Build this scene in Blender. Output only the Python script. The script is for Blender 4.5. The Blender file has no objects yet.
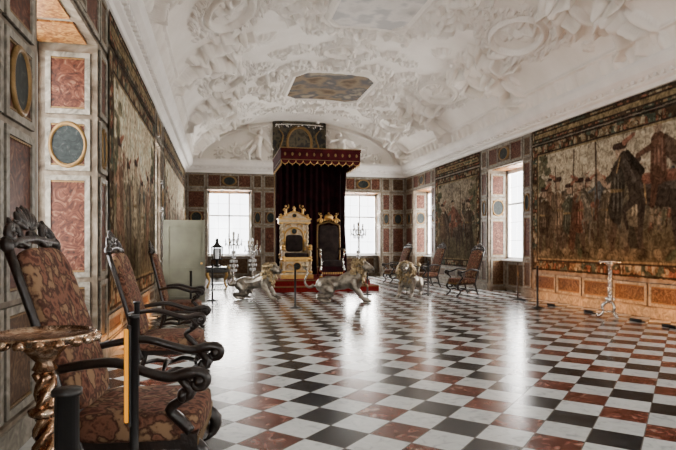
import bpy, math, random
import numpy as np
from mathutils import Matrix, Vector
random.seed(3); rng=np.random.default_rng(5)
pi=math.pi
# ------------------------------------------------------------------ materials
def new_mat(name):
    m=bpy.data.materials.new(name); m.use_nodes=True
    nt=m.node_tree; b=nt.nodes['Principled BSDF']; return m,nt,b
def ramp(nt,stops):
    r=nt.nodes.new('ShaderNodeValToRGB'); e=r.color_ramp.elements
    while len(e)<len(stops): e.new(0.5)
    for i,(p,c) in enumerate(stops):
        e[i].position=p; e[i].color=(*c,1)
    return r
def noise_mat(name,stops,scale=4,rough=.6,metal=0,detail=6,dist=0.0,bump=0,bscale=None,spec=None):
    m,nt,b=new_mat(name)
    tc=nt.nodes.new('ShaderNodeTexCoord')
    n=nt.nodes.new('ShaderNodeTexNoise'); n.inputs['Scale'].default_value=scale
    n.inputs['Detail'].default_value=detail; n.inputs['Distortion'].default_value=dist
    nt.links.new(tc.outputs['Object'],n.inputs['Vector'])
    r=ramp(nt,stops); nt.links.new(n.outputs['Fac'],r.inputs['Fac'])
    nt.links.new(r.outputs['Color'],b.inputs['Base Color'])
    b.inputs['Roughness'].default_value=rough; b.inputs['Metallic'].default_value=metal
    if spec is not None: b.inputs['Specular IOR Level'].default_value=spec
    if bump:
        n2=nt.nodes.new('ShaderNodeTexNoise'); n2.inputs['Scale'].default_value=bscale or scale*4
        n2.inputs['Detail'].default_value=4
        nt.links.new(tc.outputs['Object'],n2.inputs['Vector'])
        bp=nt.nodes.new('ShaderNodeBump'); bp.inputs['Strength'].default_value=bump; bp.inputs['Distance'].default_value=.02
        nt.links.new(n2.outputs['Fac'],bp.inputs['Height']); nt.links.new(bp.outputs['Normal'],b.inputs['Normal'])
    return m
def c2(c,k=.75): return [(.3,tuple(x*k for x in c)),(.7,c)]
STUCCO=noise_mat('stucco_white',[(.3,(.77,.72,.655)),(.7,(.89,.85,.795))],1.2,.85,bump=.3,bscale=14,spec=.2)
CORN=noise_mat('cornice_plaster',[(.3,(.74,.71,.67)),(.7,(.85,.82,.78))],2,.7)
PALE=noise_mat('pale_marble',[(.3,(.075,.053,.034)),(.5,(.17,.13,.09)),(.7,(.28,.235,.18))],3,.55,dist=1.5,spec=.25)
GREYM=noise_mat('grey_marble',[(.3,(.10,.088,.068)),(.5,(.2,.178,.14)),(.7,(.32,.285,.235))],6,.5,dist=2,spec=.25)
REDM=noise_mat('red_marble',[(.3,(.016,.006,.003)),(.47,(.065,.017,.008)),(.57,(.10,.032,.016)),(.7,(.18,.095,.055))],7,.5,dist=3,spec=.2)
BROWNM=noise_mat('brown_marble',[(.3,(.02,.01,.005)),(.5,(.07,.034,.016)),(.7,(.15,.095,.052))],7,.5,dist=3,spec=.2)
DARKM=noise_mat('dark_marble',[(.35,(.006,.009,.009)),(.6,(.018,.024,.023)),(.75,(.07,.07,.06))],9,.5,dist=2,spec=.2)
GOLD=noise_mat('gilding',c2((.7,.42,.13)),12,.35,.9,bump=.3,bscale=40)
OLDG=noise_mat('old_gilding',c2((.2,.115,.035)),12,.45,.5,bump=.3,bscale=40)
GILTP=noise_mat('gilded_soffit',[(.35,(.14,.045,.012)),(.5,(.33,.13,.03)),(.65,(.5,.28,.09))],10,.4,.3,dist=2)
SILVER=noise_mat('silver',c2((.72,.7,.66)),10,.22,1,bump=.2,bscale=35)
BRONZE=noise_mat('silver_gilt',[(.35,(.14,.07,.035)),(.5,(.38,.23,.14)),(.68,(.72,.58,.44))],14,.2,1,dist=1,bump=.35,bscale=30)
LIONB=noise_mat('lion_silver',[(.3,(.09,.08,.065)),(.6,(.36,.325,.27))],8,.3,.95,bump=.4,bscale=40)
LIONM=noise_mat('lion_mane_silver_gilt',[(.3,(.13,.095,.055)),(.6,(.42,.32,.18))],10,.33,.95)
BLACK=noise_mat('black_lacquer',c2((.012,.011,.011)),5,.4)
WOOD=noise_mat('dark_carved_wood',[(.3,(.006,.004,.003)),(.7,(.02,.011,.008))],14,.28,bump=.3,bscale=30)
VELVET=noise_mat('maroon_velvet',[(.3,(.01,.003,.004)),(.7,(.028,.005,.007))],4,.9,spec=.1)
VALV=noise_mat('valance_velvet',[(.3,(.025,.004,.005)),(.7,(.07,.009,.011))],4,.9,spec=.1)
DKVELV=noise_mat('dark_velvet',[(.3,(.014,.01,.01)),(.7,(.035,.025,.022))],6,.9,spec=.1)
REDC=noise_mat('red_carpet',[(.3,(.11,.006,.006)),(.7,(.22,.014,.012))],20,.95,spec=.1)
CREAM=noise_mat('ivory',[(.3,(.38,.27,.15)),(.6,(.64,.51,.33))],9,.4)
WINP=noise_mat('window_white_paint',c2((.9,.9,.9),.95),3,.5)
DOORP=noise_mat('grey_green_paint',[(.3,(.1,.1,.07)),(.7,(.15,.15,.105))],3,.5)
CRYS=noise_mat('crystal',c2((.85,.87,.88)),9,.08,.3)
def glass_mat():
    m,nt,b=new_mat('window_glass'); nt.nodes.remove(b); o=nt.nodes['Material Output']
    t=nt.nodes.new('ShaderNodeBsdfTransparent'); g=nt.nodes.new('ShaderNodeBsdfGlossy'); g.inputs['Roughness'].default_value=.05
    x=nt.nodes.new('ShaderNodeMixShader'); x.inputs[0].default_value=.06
    nt.links.new(t.outputs[0],x.inputs[1]); nt.links.new(g.outputs[0],x.inputs[2]); nt.links.new(x.outputs[0],o.inputs[0]); return m
GLASS=glass_mat()
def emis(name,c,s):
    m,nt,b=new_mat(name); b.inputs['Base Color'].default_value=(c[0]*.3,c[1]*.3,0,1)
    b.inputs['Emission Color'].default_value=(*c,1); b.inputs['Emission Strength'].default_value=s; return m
AMBER=emis('amber_strip',(1,.36,0),1.0)  # emissive amber strip, used on one stanchion post
def fabric(name,sc,stops):
    m,nt,b=new_mat(name); tc=nt.nodes.new('ShaderNodeTexCoord')
    n=nt.nodes.new('ShaderNodeTexNoise'); n.inputs['Scale'].default_value=sc*.45; n.inputs['Detail'].default_value=3
    nt.links.new(tc.outputs['Object'],n.inputs['Vector'])
    va=nt.nodes.new('ShaderNodeMixRGB'); va.inputs[0].default_value=.12
    nt.links.new(tc.outputs['Object'],va.inputs[1]); nt.links.new(n.outputs['Color'],va.inputs[2])
    v=nt.nodes.new('ShaderNodeTexVoronoi'); v.inputs['Scale'].default_value=sc; nt.links.new(va.outputs[0],v.inputs['Vector'])
    n2=nt.nodes.new('ShaderNodeTexNoise'); n2.inputs['Scale'].default_value=sc*1.3; n2.inputs['Detail'].default_value=5
    nt.links.new(tc.outputs['Object'],n2.inputs['Vector'])
    ad=nt.nodes.new('ShaderNodeMath'); ad.operation='MULTIPLY_ADD'; ad.inputs[1].default_value=.45
    nt.links.new(v.outputs['Distance'],ad.inputs[0]); nt.links.new(n2.outputs['Fac'],ad.inputs[2])
    r=ramp(nt,stops); r.color_ramp.interpolation='EASE'; nt.links.new(ad.outputs[0],r.inputs['Fac'])
    nt.links.new(r.outputs['Color'],b.inputs['Base Color']); b.inputs['Roughness'].default_value=.85; b.inputs['Specular IOR Level'].default_value=.2
    return m
CHFAB=fabric('chair_tapestry_fabric',11,[(.42,(.022,.01,.007)),(.55,(.085,.03,.019)),(.66,(.19,.085,.053)),(.78,(.055,.024,.016)),(.9,(.24,.145,.08))])
PAINT=fabric('painted_ceiling_canvas',1.1,[(.35,(.03,.026,.022)),(.5,(.1,.066,.038)),(.65,(.22,.16,.1)),(.8,(.09,.085,.085)),(.95,(.3,.25,.18))])
PAINT2=fabric('pale_ceiling_canvas',1.3,[(.35,(.42,.4,.38)),(.55,(.62,.59,.55)),(.7,(.74,.71,.67)),(.85,(.5,.49,.48))])
ARMS=fabric('arms_canvas',3.0,[(.4,(.012,.014,.012)),(.55,(.04,.036,.025)),(.7,(.09,.075,.05)),(.85,(.03,.03,.03))])
def tap_mat():
    m,nt,b=new_mat('woven_tapestry'); a=nt.nodes.new('ShaderNodeAttribute'); a.attribute_name='Col'
    tc=nt.nodes.new('ShaderNodeTexCoord'); n=nt.nodes.new('ShaderNodeTexNoise'); n.inputs['Scale'].default_value=9; n.inputs['Detail'].default_value=9; n.inputs['Distortion'].default_value=1
    nt.links.new(tc.outputs['Object'],n.inputs['Vector'])
    r=ramp(nt,[(.32,(.22,.2,.18)),(.68,(.72,.7,.66))]); nt.links.new(n.outputs['Fac'],r.inputs['Fac'])
    x=nt.nodes.new('ShaderNodeMixRGB'); x.blend_type='MULTIPLY'; x.inputs[0].default_value=1
    nt.links.new(a.outputs['Color'],x.inputs[1]); nt.links.new(r.outputs['Color'],x.inputs[2])
    nt.links.new(x.outputs[0],b.inputs['Base Color']); b.inputs['Roughness'].default_value=1; b.inputs['Specular IOR Level'].default_value=.05; return m
TAP=tap_mat()
def floor_mat():
    m,nt,b=new_mat('marble_floor_tiles'); N=nt.nodes; L=nt.links
    g=N.new('ShaderNodeNewGeometry'); sx=N.new('ShaderNodeSeparateXYZ'); L.new(g.outputs['Position'],sx.inputs[0])
    def M(op,a,bb=None,c=None):
        n=N.new('ShaderNodeMath'); n.operation=op
        for i,v in enumerate((a,bb,c)):
            if v is None: continue
            if isinstance(v,(int,float)): n.inputs[i].default_value=v
            else: L.new(v,n.inputs[i])
        return n.outputs[0]
    P=.52
    p=M('DIVIDE',M('SUBTRACT',sx.outputs[0],.38),P); q=M('ADD',M('DIVIDE',M('SUBTRACT',sx.outputs[1],4.7),P),.5)
    a=M('ADD',p,q); bb=M('SUBTRACT',p,q)
    fa=M('FLOOR',a); fb=M('FLOOR',bb); s=M('ADD',fa,fb)
    col=M('FLOORED_MODULO',s,2)            # 1 -> coloured
    pc=M('MULTIPLY',M('ADD',s,1),.5)
    blk=M('FLOORED_MODULO',pc,2)           # 1 -> black
    ea=M('ABSOLUTE',M('SUBTRACT',M('FRACT',a),.5)); eb=M('ABSOLUTE',M('SUBTRACT',M('FRACT',bb),.5))
    gr=M('GREATER_THAN',M('MAXIMUM',ea,eb),.488)
    cmb=N.new('ShaderNodeCombineXYZ'); L.new(fa,cmb.inputs[0]); L.new(fb,cmb.inputs[1])
    wn=N.new('ShaderNodeTexWhiteNoise'); wn.noise_dimensions='3D'; L.new(cmb.outputs[0],wn.inputs['Vector'])
    n=N.new('ShaderNodeTexNoise'); n.inputs['Scale'].default_value=9; n.inputs['Detail'].default_value=7; n.inputs['Distortion'].default_value=1.2
    va=N.new('ShaderNodeVectorMath'); va.operation='MULTIPLY_ADD'; L.new(wn.outputs['Color'],va.inputs[0]); va.inputs[1].default_value=(9,9,9); L.new(g.outputs['Position'],va.inputs[2])
    L.new(va.outputs[0],n.inputs['Vector'])
    rw=ramp(nt,[(.3,(.37,.39,.385)),(.45,(.5,.525,.52)),(.7,(.56,.58,.575))]); rr=ramp(nt,[(.35,(.05,.011,.007)),(.5,(.11,.026,.016)),(.6,(.16,.055,.038)),(.72,(.3,.21,.17))])
    rb=ramp(nt,[(.4,(.011,.013,.015)),(.65,(.024,.027,.031)),(.78,(.075,.075,.08))])
    for r in (rw,rr,rb): L.new(n.outputs['Fac'],r.inputs['Fac'])
    def mix(f,x,y):
        k=N.new('ShaderNodeMixRGB'); L.new(f,k.inputs[0])
        for i,v in ((1,x),(2,y)):
            if isinstance(v,tuple): k.inputs[i].default_value=(*v,1)
            else: L.new(v,k.inputs[i])
        return k.outputs[0]
    cc=mix(blk,rr.outputs[0],rb.outputs[0]); c=mix(col,rw.outputs[0],cc)
    br=M('MULTIPLY_ADD',wn.outputs['Value'],.22,.86)
    k=N.new('ShaderNodeVectorMath'); k.operation='SCALE'; L.new(c,k.inputs[0]); L.new(br,k.inputs['Scale'])
    c=mix(gr,k.outputs[0],(.12,.11,.1)); L.new(c,b.inputs['Base Color'])
    b.inputs['Specular IOR Level'].default_value=.45
    L.new(M('MULTIPLY_ADD',n.outputs['Fac'],.14,.13),b.inputs['Roughness']); return m
FLOORM=floor_mat()
# ------------------------------------------------------------------ mesh builder
class MB:
    def __init__(s): s.v=[];s.f=[];s.mi=[];s.sm=[];s.mats=[];s.M=Matrix()
    def add(s,vs,fs,mat,M=None,smooth=False):
        T=s.M@M if M is not None else s.M
        o=len(s.v); s.v+= [tuple(T@Vector(v)) for v in vs]
        if mat not in s.mats: s.mats.append(mat)
        k=s.mats.index(mat)
        for f in fs: s.f.append([i+o for i in f]); s.mi.append(k); s.sm.append(smooth)
    def box(s,c,d,mat,M=None):
        x,y,z=c; a,b,h=d[0]/2,d[1]/2,d[2]/2
        vs=[(x+i*a,y+j*b,z+k*h) for i in(-1,1) for j in(-1,1) for k in(-1,1)]
        s.add(vs,[(0,1,3,2),(4,6,7,5),(0,4,5,1),(2,3,7,6),(0,2,6,4),(1,5,7,3)],mat,M)
    def lathe(s,pr,mat,M=None,seg=16,smooth=True):
        vs=[];fs=[]
        for r,z in pr:
            for i in range(seg):
                a=2*pi*i/seg; vs.append((r*math.cos(a),r*math.sin(a),z))
        for j in range(len(pr)-1):
            for i in range(seg):
                k=(i+1)%seg; fs.append((j*seg+i,j*seg+k,(j+1)*seg+k,(j+1)*seg+i))
        fs.append(tuple(range(seg))); fs.append(tuple(range((len(pr)-1)*seg,len(pr)*seg)))
        s.add(vs,fs,mat,M,smooth)
    def sup(s,c,r,mat,M=None,e=1.0,nu=20,nv=12):
        def p(x): return math.copysign(abs(x)**e,x)
        vs=[];fs=[]
        for j in range(nv+1):
            t=-pi/2+pi*j/nv
            for i in range(nu):
                a=2*pi*i/nu
                vs.append((c[0]+r[0]*p(math.cos(t))*p(math.cos(a)),c[1]+r[1]*p(math.cos(t))*p(math.sin(a)),c[2]+r[2]*p(math.sin(t))))
        for j in range(nv):
            for i in range(nu):
                k=(i+1)%nu; fs.append((j*nu+i,j*nu+k,(j+1)*nu+k,(j+1)*nu+i))
        s.add(vs,fs,mat,M,True)
    def ell(s,c,r,mat,M=None,n=12): s.sup(c,r,mat,M,1.0,n,max(6,n*2//3))
    def tube(s,pts,rad,mat,M=None,seg=8,sub=3):
        P=[Vector(p) for p in pts]
        R=list(rad) if hasattr(rad,'__len__') else [rad]*len(P)
        if sub>1 and len(P)>2:
            Q=[];S=[]
            for i in range(len(P)-1):
                p0=P[max(i-1,0)];p1=P[i];p2=P[i+1];p3=P[min(i+2,len(P)-1)]
                for k in range(sub):
                    t=k/sub
                    Q.append(.5*((2*p1)+(p2-p0)*t+(2*p0-5*p1+4*p2-p3)*t*t+(3*p1-p0-3*p2+p3)*t**3)); S.append(R[i]*(1-t)+R[i+1]*t)
            Q.append(P[-1]);S.append(R[-1]); P,R=Q,S
        vs=[];fs=[];prev=None
        for i,p in enumerate(P):
            t=(P[min(i+1,len(P)-1)]-P[max(i-1,0)])
            t=t.normalized() if t.length>1e-9 else Vector((0,0,1))
            if prev is None:
                u=t.orthogonal().normalized()
            else:
                u=(prev-t*prev.dot(t)); u=u.normalized() if u.length>1e-6 else t.orthogonal().normalized()
            prev=u; w=t.cross(u)
            for k in range(seg):
                a=2*pi*k/seg; vs.append(tuple(p+(u*math.cos(a)+w*math.sin(a))*R[i]))
        for j in range(len(P)-1):
            for i in range(seg):
                k=(i+1)%seg; fs.append((j*seg+i,j*seg+k,(j+1)*seg+k,(j+1)*seg+i))
        fs.append(tuple(range(seg))); fs.append(tuple(range((len(P)-1)*seg,len(P)*seg)))
        s.add(vs,fs,mat,M,True)
    def prism(s,poly,y0,y1,mat,M=None):
        n=len(poly); vs=[(x,y0,z) for x,z in poly]+[(x,y1,z) for x,z in poly]
        fs=[tuple(range(n)),tuple(range(n,2*n))]+[(i,(i+1)%n,n+(i+1)%n,n+i) for i in range(n)]
        s.add(vs,fs,mat,M)
    def build(s,name,loc=None,rz=0,parent=None):
        me=bpy.data.meshes.new(name); me.from_pydata(s.v,[],s.f)
        for m in s.mats: me.materials.append(m)
        me.polygons.foreach_set('material_index',s.mi); me.polygons.foreach_set('use_smooth',s.sm)
        import bmesh
        bm=bmesh.new(); bm.from_mesh(me); bmesh.ops.recalc_face_normals(bm,faces=bm.faces); bm.to_mesh(me); bm.free()
        o=bpy.data.objects.new(name,me); bpy.context.collection.objects.link(o)
        if loc: o.location=loc
        o.rotation_euler[2]=rz
        if parent: o.parent=parent
        return o
def T(x,y,z): return Matrix.Translation((x,y,z))
def R(a,ax): return Matrix.Rotation(math.radians(a),4,ax)
def S(x,y,z): return Matrix.Diagonal((x,y,z,1))
def frameM(o,u,n):
    u=Vector(u);n=Vector(n); m=Matrix.Identity(4)
    for i in range(3): m[i][0]=u[i]; m[i][1]=n[i]; m[i][2]=(0,0,1)[i]; m[i][3]=o[i]
    return m
XL,XR,YB,YF=-1.5,8.75,25.0,-6.0
CX=(XL+XR)/2
WM={'left':frameM((XL,0,0),(0,1,0),(1,0,0)),'right':frameM((XR,0,0),(0,1,0),(-1,0,0)),
    'back':frameM((0,YB,0),(1,0,0),(0,-1,0)),'front':frameM((0,YF,0),(1,0,0),(0,1,0))}
TH=.85
# ------------------------------------------------------------------ panels
def medal(mb,M,u,v,rx,rz,disc=None,ring=None,off=.012):
    m=M@T(u,off,v)@S(rx,1,rz)@R(-90,'X')
    mb.lathe([(0,.012),(.98,.012),(.98,-.01)],disc or DARKM,m,24,False)
    mb.lathe([(.9,0),(.93,.03),(1.03,.035),(1.12,.02),(1.14,-.005)],ring or OLDG,m,24)
def panel(mb,M,u0,v0,w,h,fill=None,frame=None,med=None,t=.06,d=.04):
    fill=fill or REDM; frame=frame or GREYM
    uc,vc=u0+w/2,v0+h/2
    mb.box((uc,.002,vc),(w,.02,h),fill,M)
    mb.box((u0+t/2,.01,vc),(t,d,h),frame,M); mb.box((u0+w-t/2,.01,vc),(t,d,h),frame,M)
    mb.box((uc,.01,v0+t/2),(w-2*t,d,t),frame,M); mb.box((uc,.01,v0+h-t/2),(w-2*t,d,t),frame,M)
    mb.box((uc,.009,v0+t*1.25),(w-2.3*t,d*.8,t*.25),OLDG,M); mb.box((uc,.009,v0+h-t*1.25),(w-2.3*t,d*.8,t*.25),OLDG,M)
    if med: medal(mb,M,uc,vc,*med)
SOF,SILL,WTOP=4.0,1.0,3.9
def wall(name,M,u0,u1,ops,top,pans):
    mb=MB(); cur=u0
    for a,b in ops:
        mb.box(((cur+a)/2,-TH/2,top/2),(a-cur,TH,top),PALE,M)
        mb.box(((a+b)/2,-TH/2,(SOF+top)/2),(b-a,TH,top-SOF),PALE,M)
        mb.box(((a+b)/2,-TH+.1,SILL/2),(b-a,.2,SILL),PALE,M)
        # jamb panels
        for uj,sg in ((a,1),(b,-1)):
            J=M@Matrix(((0,sg,0,uj),(-1,0,0,0),(0,0,1,0),(0,0,0,1)))
            panel(mb,J,.08,.12,TH-.34,.92,BROWNM,GREYM)
            panel(mb,J,.08,1.1,TH-.34,1.26,REDM,GREYM)
            panel(mb,J,.08,2.42,TH-.34,.64,REDM,GREYM,(.2,.26))
            panel(mb,J,.08,3.12,TH-.34,.76,REDM,GREYM)
        # soffit
        for k in range(3):
            w=(b-a)/3; mb.box((a+w*(k+.5),-.42,SOF-.01),(w-.12,.62,.03),GILTP,M)
        panel(mb,M,a,4.06,b-a,.64,REDM,GREYM,(.3,.2)); panel(mb,M@T(0,.012,0),(a+b)/2-.42,4.1,.84,.55,BROWNM,GREYM,(.27,.19),t=.04)
        # panel below sill inside niche
        panel(mb,M@T(0,-TH+.2,0),a+.1,.12,b-a-.2,.8,BROWNM,GREYM)
        cur=b
    mb.box(((cur+u1)/2,-TH/2,top/2),(u1-cur,TH,top),PALE,M)
    for p in pans: panel(mb,M,*p)
    return mb.build(name)
nwin=[0]
def window(M,a,b,power=230,col=(1,.945,.87)):
    nwin[0]+=1; mb=MB(); z0,z1=SILL,SOF; w=b-a; uc=(a+b)/2; n=-TH+.12
    for u in (a+.05,b-.05): mb.box((u,n,(z0+z1)/2),(.1,.1,z1-z0),WINP,M)
    mb.box((uc,n,z0+.05),(w,.1,.1),WINP,M); mb.box((uc,n,z1-.07),(w,.1,.14),WINP,M)
    mb.box((uc,n,(z0+z1)/2),(.06,.07,z1-z0),WINP,M); mb.box((uc,n,z0+1.85),(w,.07,.06),WINP,M)
    for q in (.25,.75): mb.box((a+w*q,n,(z0+z1)/2),(.012,.02,z1-z0),WINP,M)
    for zz in (.65,1.25,2.4): mb.box((uc,n,z0+zz),(w,.02,.012),WINP,M)
    mb.box((uc,n+.1,z0-.0),(w-.02,.35,.05),WINP,M)
    mb.box((uc,n,(z0+z1)/2),(w-.1,.008,z1-z0-.1),GLASS,M)
    o=mb.build('window_%d'%nwin[0])
    l=bpy.data.lights.new('daylight_%d'%nwin[0],'AREA'); l.shape='RECTANGLE'; l.size=w+.3; l.size_y=z1-z0+.3; l.energy=power; l.color=col
    lo=bpy.data.objects.new('daylight_%d'%nwin[0],l); bpy.context.collection.objects.link(lo)
    lo.location=M@Vector((uc,-TH-.25,(z0+z1)/2)); nd=(M.to_3x3()@Vector((0,1,0))).normalized()
    lo.rotation_euler=nd.to_track_quat('-Z','Y').to_euler()
OPS={'left':[(-2.5,-.2),(5.0,7.3),(13.35,14.65)],'right':[(-2.5,-.2),(4.3,6.4),(14.6,16.7),(21.7,23.9)],
     'back':[(-.57,1.4),(5.75,7.5)],'front':[(-.57,1.4),(5.75,7.5)]}  # openings out of view, front pair included, are added for fill light
pl=[]; pr=[]; pb=[]
def stack(L,u,w,med=True):
    L.append((u,.25,w,.8,BROWNM,GREYM)); L.append((u,1.1,w,1.26,REDM,GREYM))
    L.append((u,2.42,w,.64,REDM,GREYM,(min(.24,w*.3),.24))); L.append((u,3.12,w,.84,REDM,GREYM)); L.append((u,4.06,w,.64,BROWNM,GREYM))
stack(pl,7.36,.42); stack(pl,14.75,.42); stack(pl,24.0,.8); stack(pl,4.25,.6); stack(pl,3.5,.7); stack(pl,2.7,.75); stack(pl,1.9,.75)
stack(pr,14.12,.42); stack(pr,16.76,.42); stack(pr,21.25,.42); stack(pr,23.95,.95)
for k in range(7): pr.append((6.6+k*1.06,.24,1.0,.46,BROWNM,GREYM))
for k in range(4): pr.append((17.22+k*1.0,.24,.96,.4,BROWNM,GREYM))
for k in range(5): pl.append((7.85+k*1.08,.24,1.02,.3,BROWNM,GREYM))
for k in range(8): pl.append((15.25+k*1.08,.24,1.02,.3,BROWNM,GREYM))
stack(pb,-1.42,.78); stack(pb,1.46,.42); stack(pb,1.95,.62); stack(pb,4.7,.5); stack(pb,5.26,.42); stack(pb,7.56,.42); stack(pb,8.05,.62); stack(pb,2.7,.9); stack(pb,3.7,.9)
TOPZ=5.3
wall('wall_left',WM['left'],YF,YB,OPS['left'],TOPZ,pl)
wall('wall_right',WM['right'],YF,YB,OPS['right'],TOPZ,pr)
wall('wall_back',WM['back'],XL-TH,XR+TH,OPS['back'],TOPZ,pb)
wall('wall_front',WM['front'],XL-TH,XR+TH,OPS['front'],7.6,[])
PW={'left':[240,280,520],'right':[280,400,640,640],'back':[720,720],'front':[310,400]}  # area lights at the out-of-view openings are added fill
for k in ('left','right','back','front'):
    for (a,b),p in zip(OPS[k],PW[k]): window(WM[k],a,b,p*(b-a)/2.1)
# floor
mb=MB(); mb.box((CX,(YF+YB)/2,-.1),(XR-XL+2*TH,YB-YF+2*TH,.2),FLOORM); mb.build('floor')
# baseboards
nb={'left':0,'right':0,'back':0,'front':0}
for k in nb:
    lo,hi=(YF,YB) if k in('left','right') else (XL,XR)
    mb=MB(); cur=lo
    for a,b in OPS[k]+[(hi,None)]:
        if a-cur>.05: mb.box(((cur+a)/2,.03,.1),(a-cur,.06,.2),GREYM,WM[k]); mb.box(((cur+a)/2,.02,.215),(a-cur,.04,.03),PALE,WM[k])
        cur=b
    mb.build('baseboard_'+k)
# cornice trims
prof=[(-.02,4.72),(.05,4.74),(.07,4.82),(.14,4.86),(.15,4.93),(.24,4.98),(.31,5.05),(.33,5.12),(.35,5.2),(.33,5.3),(-.02,5.3)]
for i,k in enumerate(('left','right','back','front')):
    lo,hi=(YF,YB) if k in('left','right') else (XL,XR)
    mb=MB(); n=len(prof); vs=[(lo,a,z) for a,z in prof]+[(hi,a,z) for a,z in prof]
    mb.add(vs,[tuple(range(n)),tuple(range(n,2*n))]+[(q,(q+1)%n,n+(q+1)%n,n+q) for q in range(n)],CORN,WM[k])
    u=lo+.15
    while u<hi-.1:
        mb.box((u,.14,4.935),(.09,.16,.07),CORN,WM[k]); u+=.2
    mb.build('trim_%d'%(i+1))
# ------------------------------------------------------------------ relief stucco
class Relief:
    def __init__(s,a0,a1,b0,b1,d):
        s.a=np.arange(a0,a1+d/2,d); s.b=np.arange(b0,b1+d/2,d); s.d=d; s.H=np.zeros((len(s.a),len(s.b)))
    def st(s,a,b,ra,rb,ang,h):
        r=max(ra,rb); i0=max(0,int((a-r-s.a[0])/s.d)); i1=min(len(s.a),int((a+r-s.a[0])/s.d)+2)
        j0=max(0,int((b-r-s.b[0])/s.d)); j1=min(len(s.b),int((b+r-s.b[0])/s.d)+2)
        if i1<=i0 or j1<=j0: return
        A=s.a[i0:i1,None]-a; B=s.b[None,j0:j1]-b; c,n=math.cos(ang),math.sin(ang)
        q=1-((A*c+B*n)/ra)**2-((-A*n+B*c)/rb)**2
        s.H[i0:i1,j0:j1]=np.maximum(s.H[i0:i1,j0:j1],h*np.sqrt(np.clip(q,0,1)))
    def line(s,pts,w,h):
        for (a,b),(c,d) in zip(pts[:-1],pts[1:]):
            L=math.hypot(c-a,d-b); k=max(1,int(L/(w*.35)))
            for i in range(k): t=i/k; s.st(a+(c-a)*t,b+(d-b)*t,w,w,0,h)
    def spiral(s,a,b,R0,turn,dr,ph,w,h):
        n=int(26*turn); pts=[]
        for i in range(n+1):
            t=i/n; r=R0*(1-t*.88); an=ph+dr*2*pi*turn*t; p=(a+r*math.cos(an),b+r*math.sin(an)); pts.append(p)
            s.st(p[0],p[1],w*(1.1-.6*t),w*(1.1-.6*t),0,h*(1-.3*t))
            if i%3==0 and t<.75: s.st(p[0]+math.cos(an)*w*1.5,p[1]+math.sin(an)*w*1.5,w*1.8,w*.7,an+dr*.7,h*.7)
        s.st(a,b,R0*.22,R0*.22,0,h*1.2)
    def spray(s,a,b,ang,n,L,h):
        for i in range(n):
            an=ang+(i-(n-1)/2)*.42; l=L*(1-.25*abs(i-(n-1)/2)/n*2); s.st(a+math.cos(an)*l*.6,b+math.sin(an)*l*.6,l*.55,l*.15,an,h)
    def putto(s,a,b,ang,k,h=.22):
        c,n=math.cos(ang),math.sin(ang)
        def P(x,y): return a+x*c*k-y*n*k,b+x*n*k+y*c*k
        def cap(p,q,w,hh):
            (x0,y0),(x1,y1)=P(*p),P(*q); s.line([(x0,y0),(x1,y1)],w*k,hh); s.st(x1,y1,w*k,w*k,0,hh)
        s.st(*P(0,0),.3*k,.19*k,ang,h); s.st(*P(.22,0),.2*k,.2*k,ang,h*1.05); s.st(*P(.52,.03),.14*k,.13*k,ang,h*1.2)
        f=random.choice((-1,1))
        cap((.3,.12),(.35,.5),.07,h*.8); cap((.35,.5),(.65,.62),.05,h*.7); cap((.3,-.12),(.1,-.5),.07,h*.8); cap((.1,-.5),(-.1,-.7),.05,h*.6)
        cap((-.2,.1),(-.55,.3*f),.1,h*.9); cap((-.55,.3*f),(-.95,.15),.07,h*.7); cap((-.2,-.08),(-.6,-.2),.1,h*.85); cap((-.6,-.2),(-.85,-.5*f),.07,h*.7)
        s.st(*P(.2,-.35),.5*k,.16*k,ang+.6,h*.55); s.st(*P(-.3,.45),.45*k,.13*k,ang-.5,h*.5)
    def wreath(s,pts,w,h,dens=1.0):
        for (a,b),(c,d) in zip(pts[:-1],pts[1:]):
            L=math.hypot(c-a,d-b); k=max(1,int(L/(w*.3)*dens)); an=math.atan2(d-b,c-a)
            for i in range(k):
                t=random.random(); o=random.uniform(-.5,.5)*w
                x=a+(c-a)*t-math.sin(an)*o; y=b+(d-b)*t+math.cos(an)*o
                if random.random()<.3: r=random.uniform(.1,.18)*w; s.st(x,y,r,r,0,h*random.uniform(.7,1.1))
                else: s.st(x,y,w*random.uniform(.2,.38),w*random.uniform(.07,.12),an+random.uniform(-1.2,1.2),h*random.uniform(.5,1))
    def mesh(s,name,fn,mats,mask=None):
        na,nb_=s.H.shape; A,B=np.meshgrid(s.a,s.b,indexing='ij'); V=fn(A,B,s.H).reshape(-1,3)
        idx=np.arange(na*nb_).reshape(na,nb_)
        F=np.stack([idx[:-1,:-1],idx[1:,:-1],idx[1:,1:],idx[:-1,1:]],-1).reshape(-1,4)
        me=bpy.data.meshes.new(name); me.from_pydata(V.tolist(),[],F.tolist())
        for m in mats: me.materials.append(m)
        me.polygons.foreach_set('use_smooth',[True]*len(F))
        if mask is not None: me.polygons.foreach_set('material_index',mask(A,B)[:-1,:-1].reshape(-1).astype(int).tolist())
        o=bpy.data.objects.new(name,me); bpy.context.collection.objects.link(o); return o
ea,eb,ez=4.84,2.0,5.2
tt=np.linspace(0,pi,2001); ex=-ea*np.cos(tt); ezz=eb*np.sin(tt)
sl=np.concatenate([[0],np.cumsum(np.hypot(np.diff(ex),np.diff(ezz)))]); SL=sl[-1]; sl=sl-SL/2
def vault(A,B,H):
    t=np.interp(A,sl,tt); x=-ea*np.cos(t); z=eb*np.sin(t)
    nx=x/ea**2; nz=z/eb**2; n=np.hypot(nx,nz)+1e-9
    return np.stack([CX+x-nx/n*H, B, ez+z-nz/n*H],-1)
KC=.72
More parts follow.
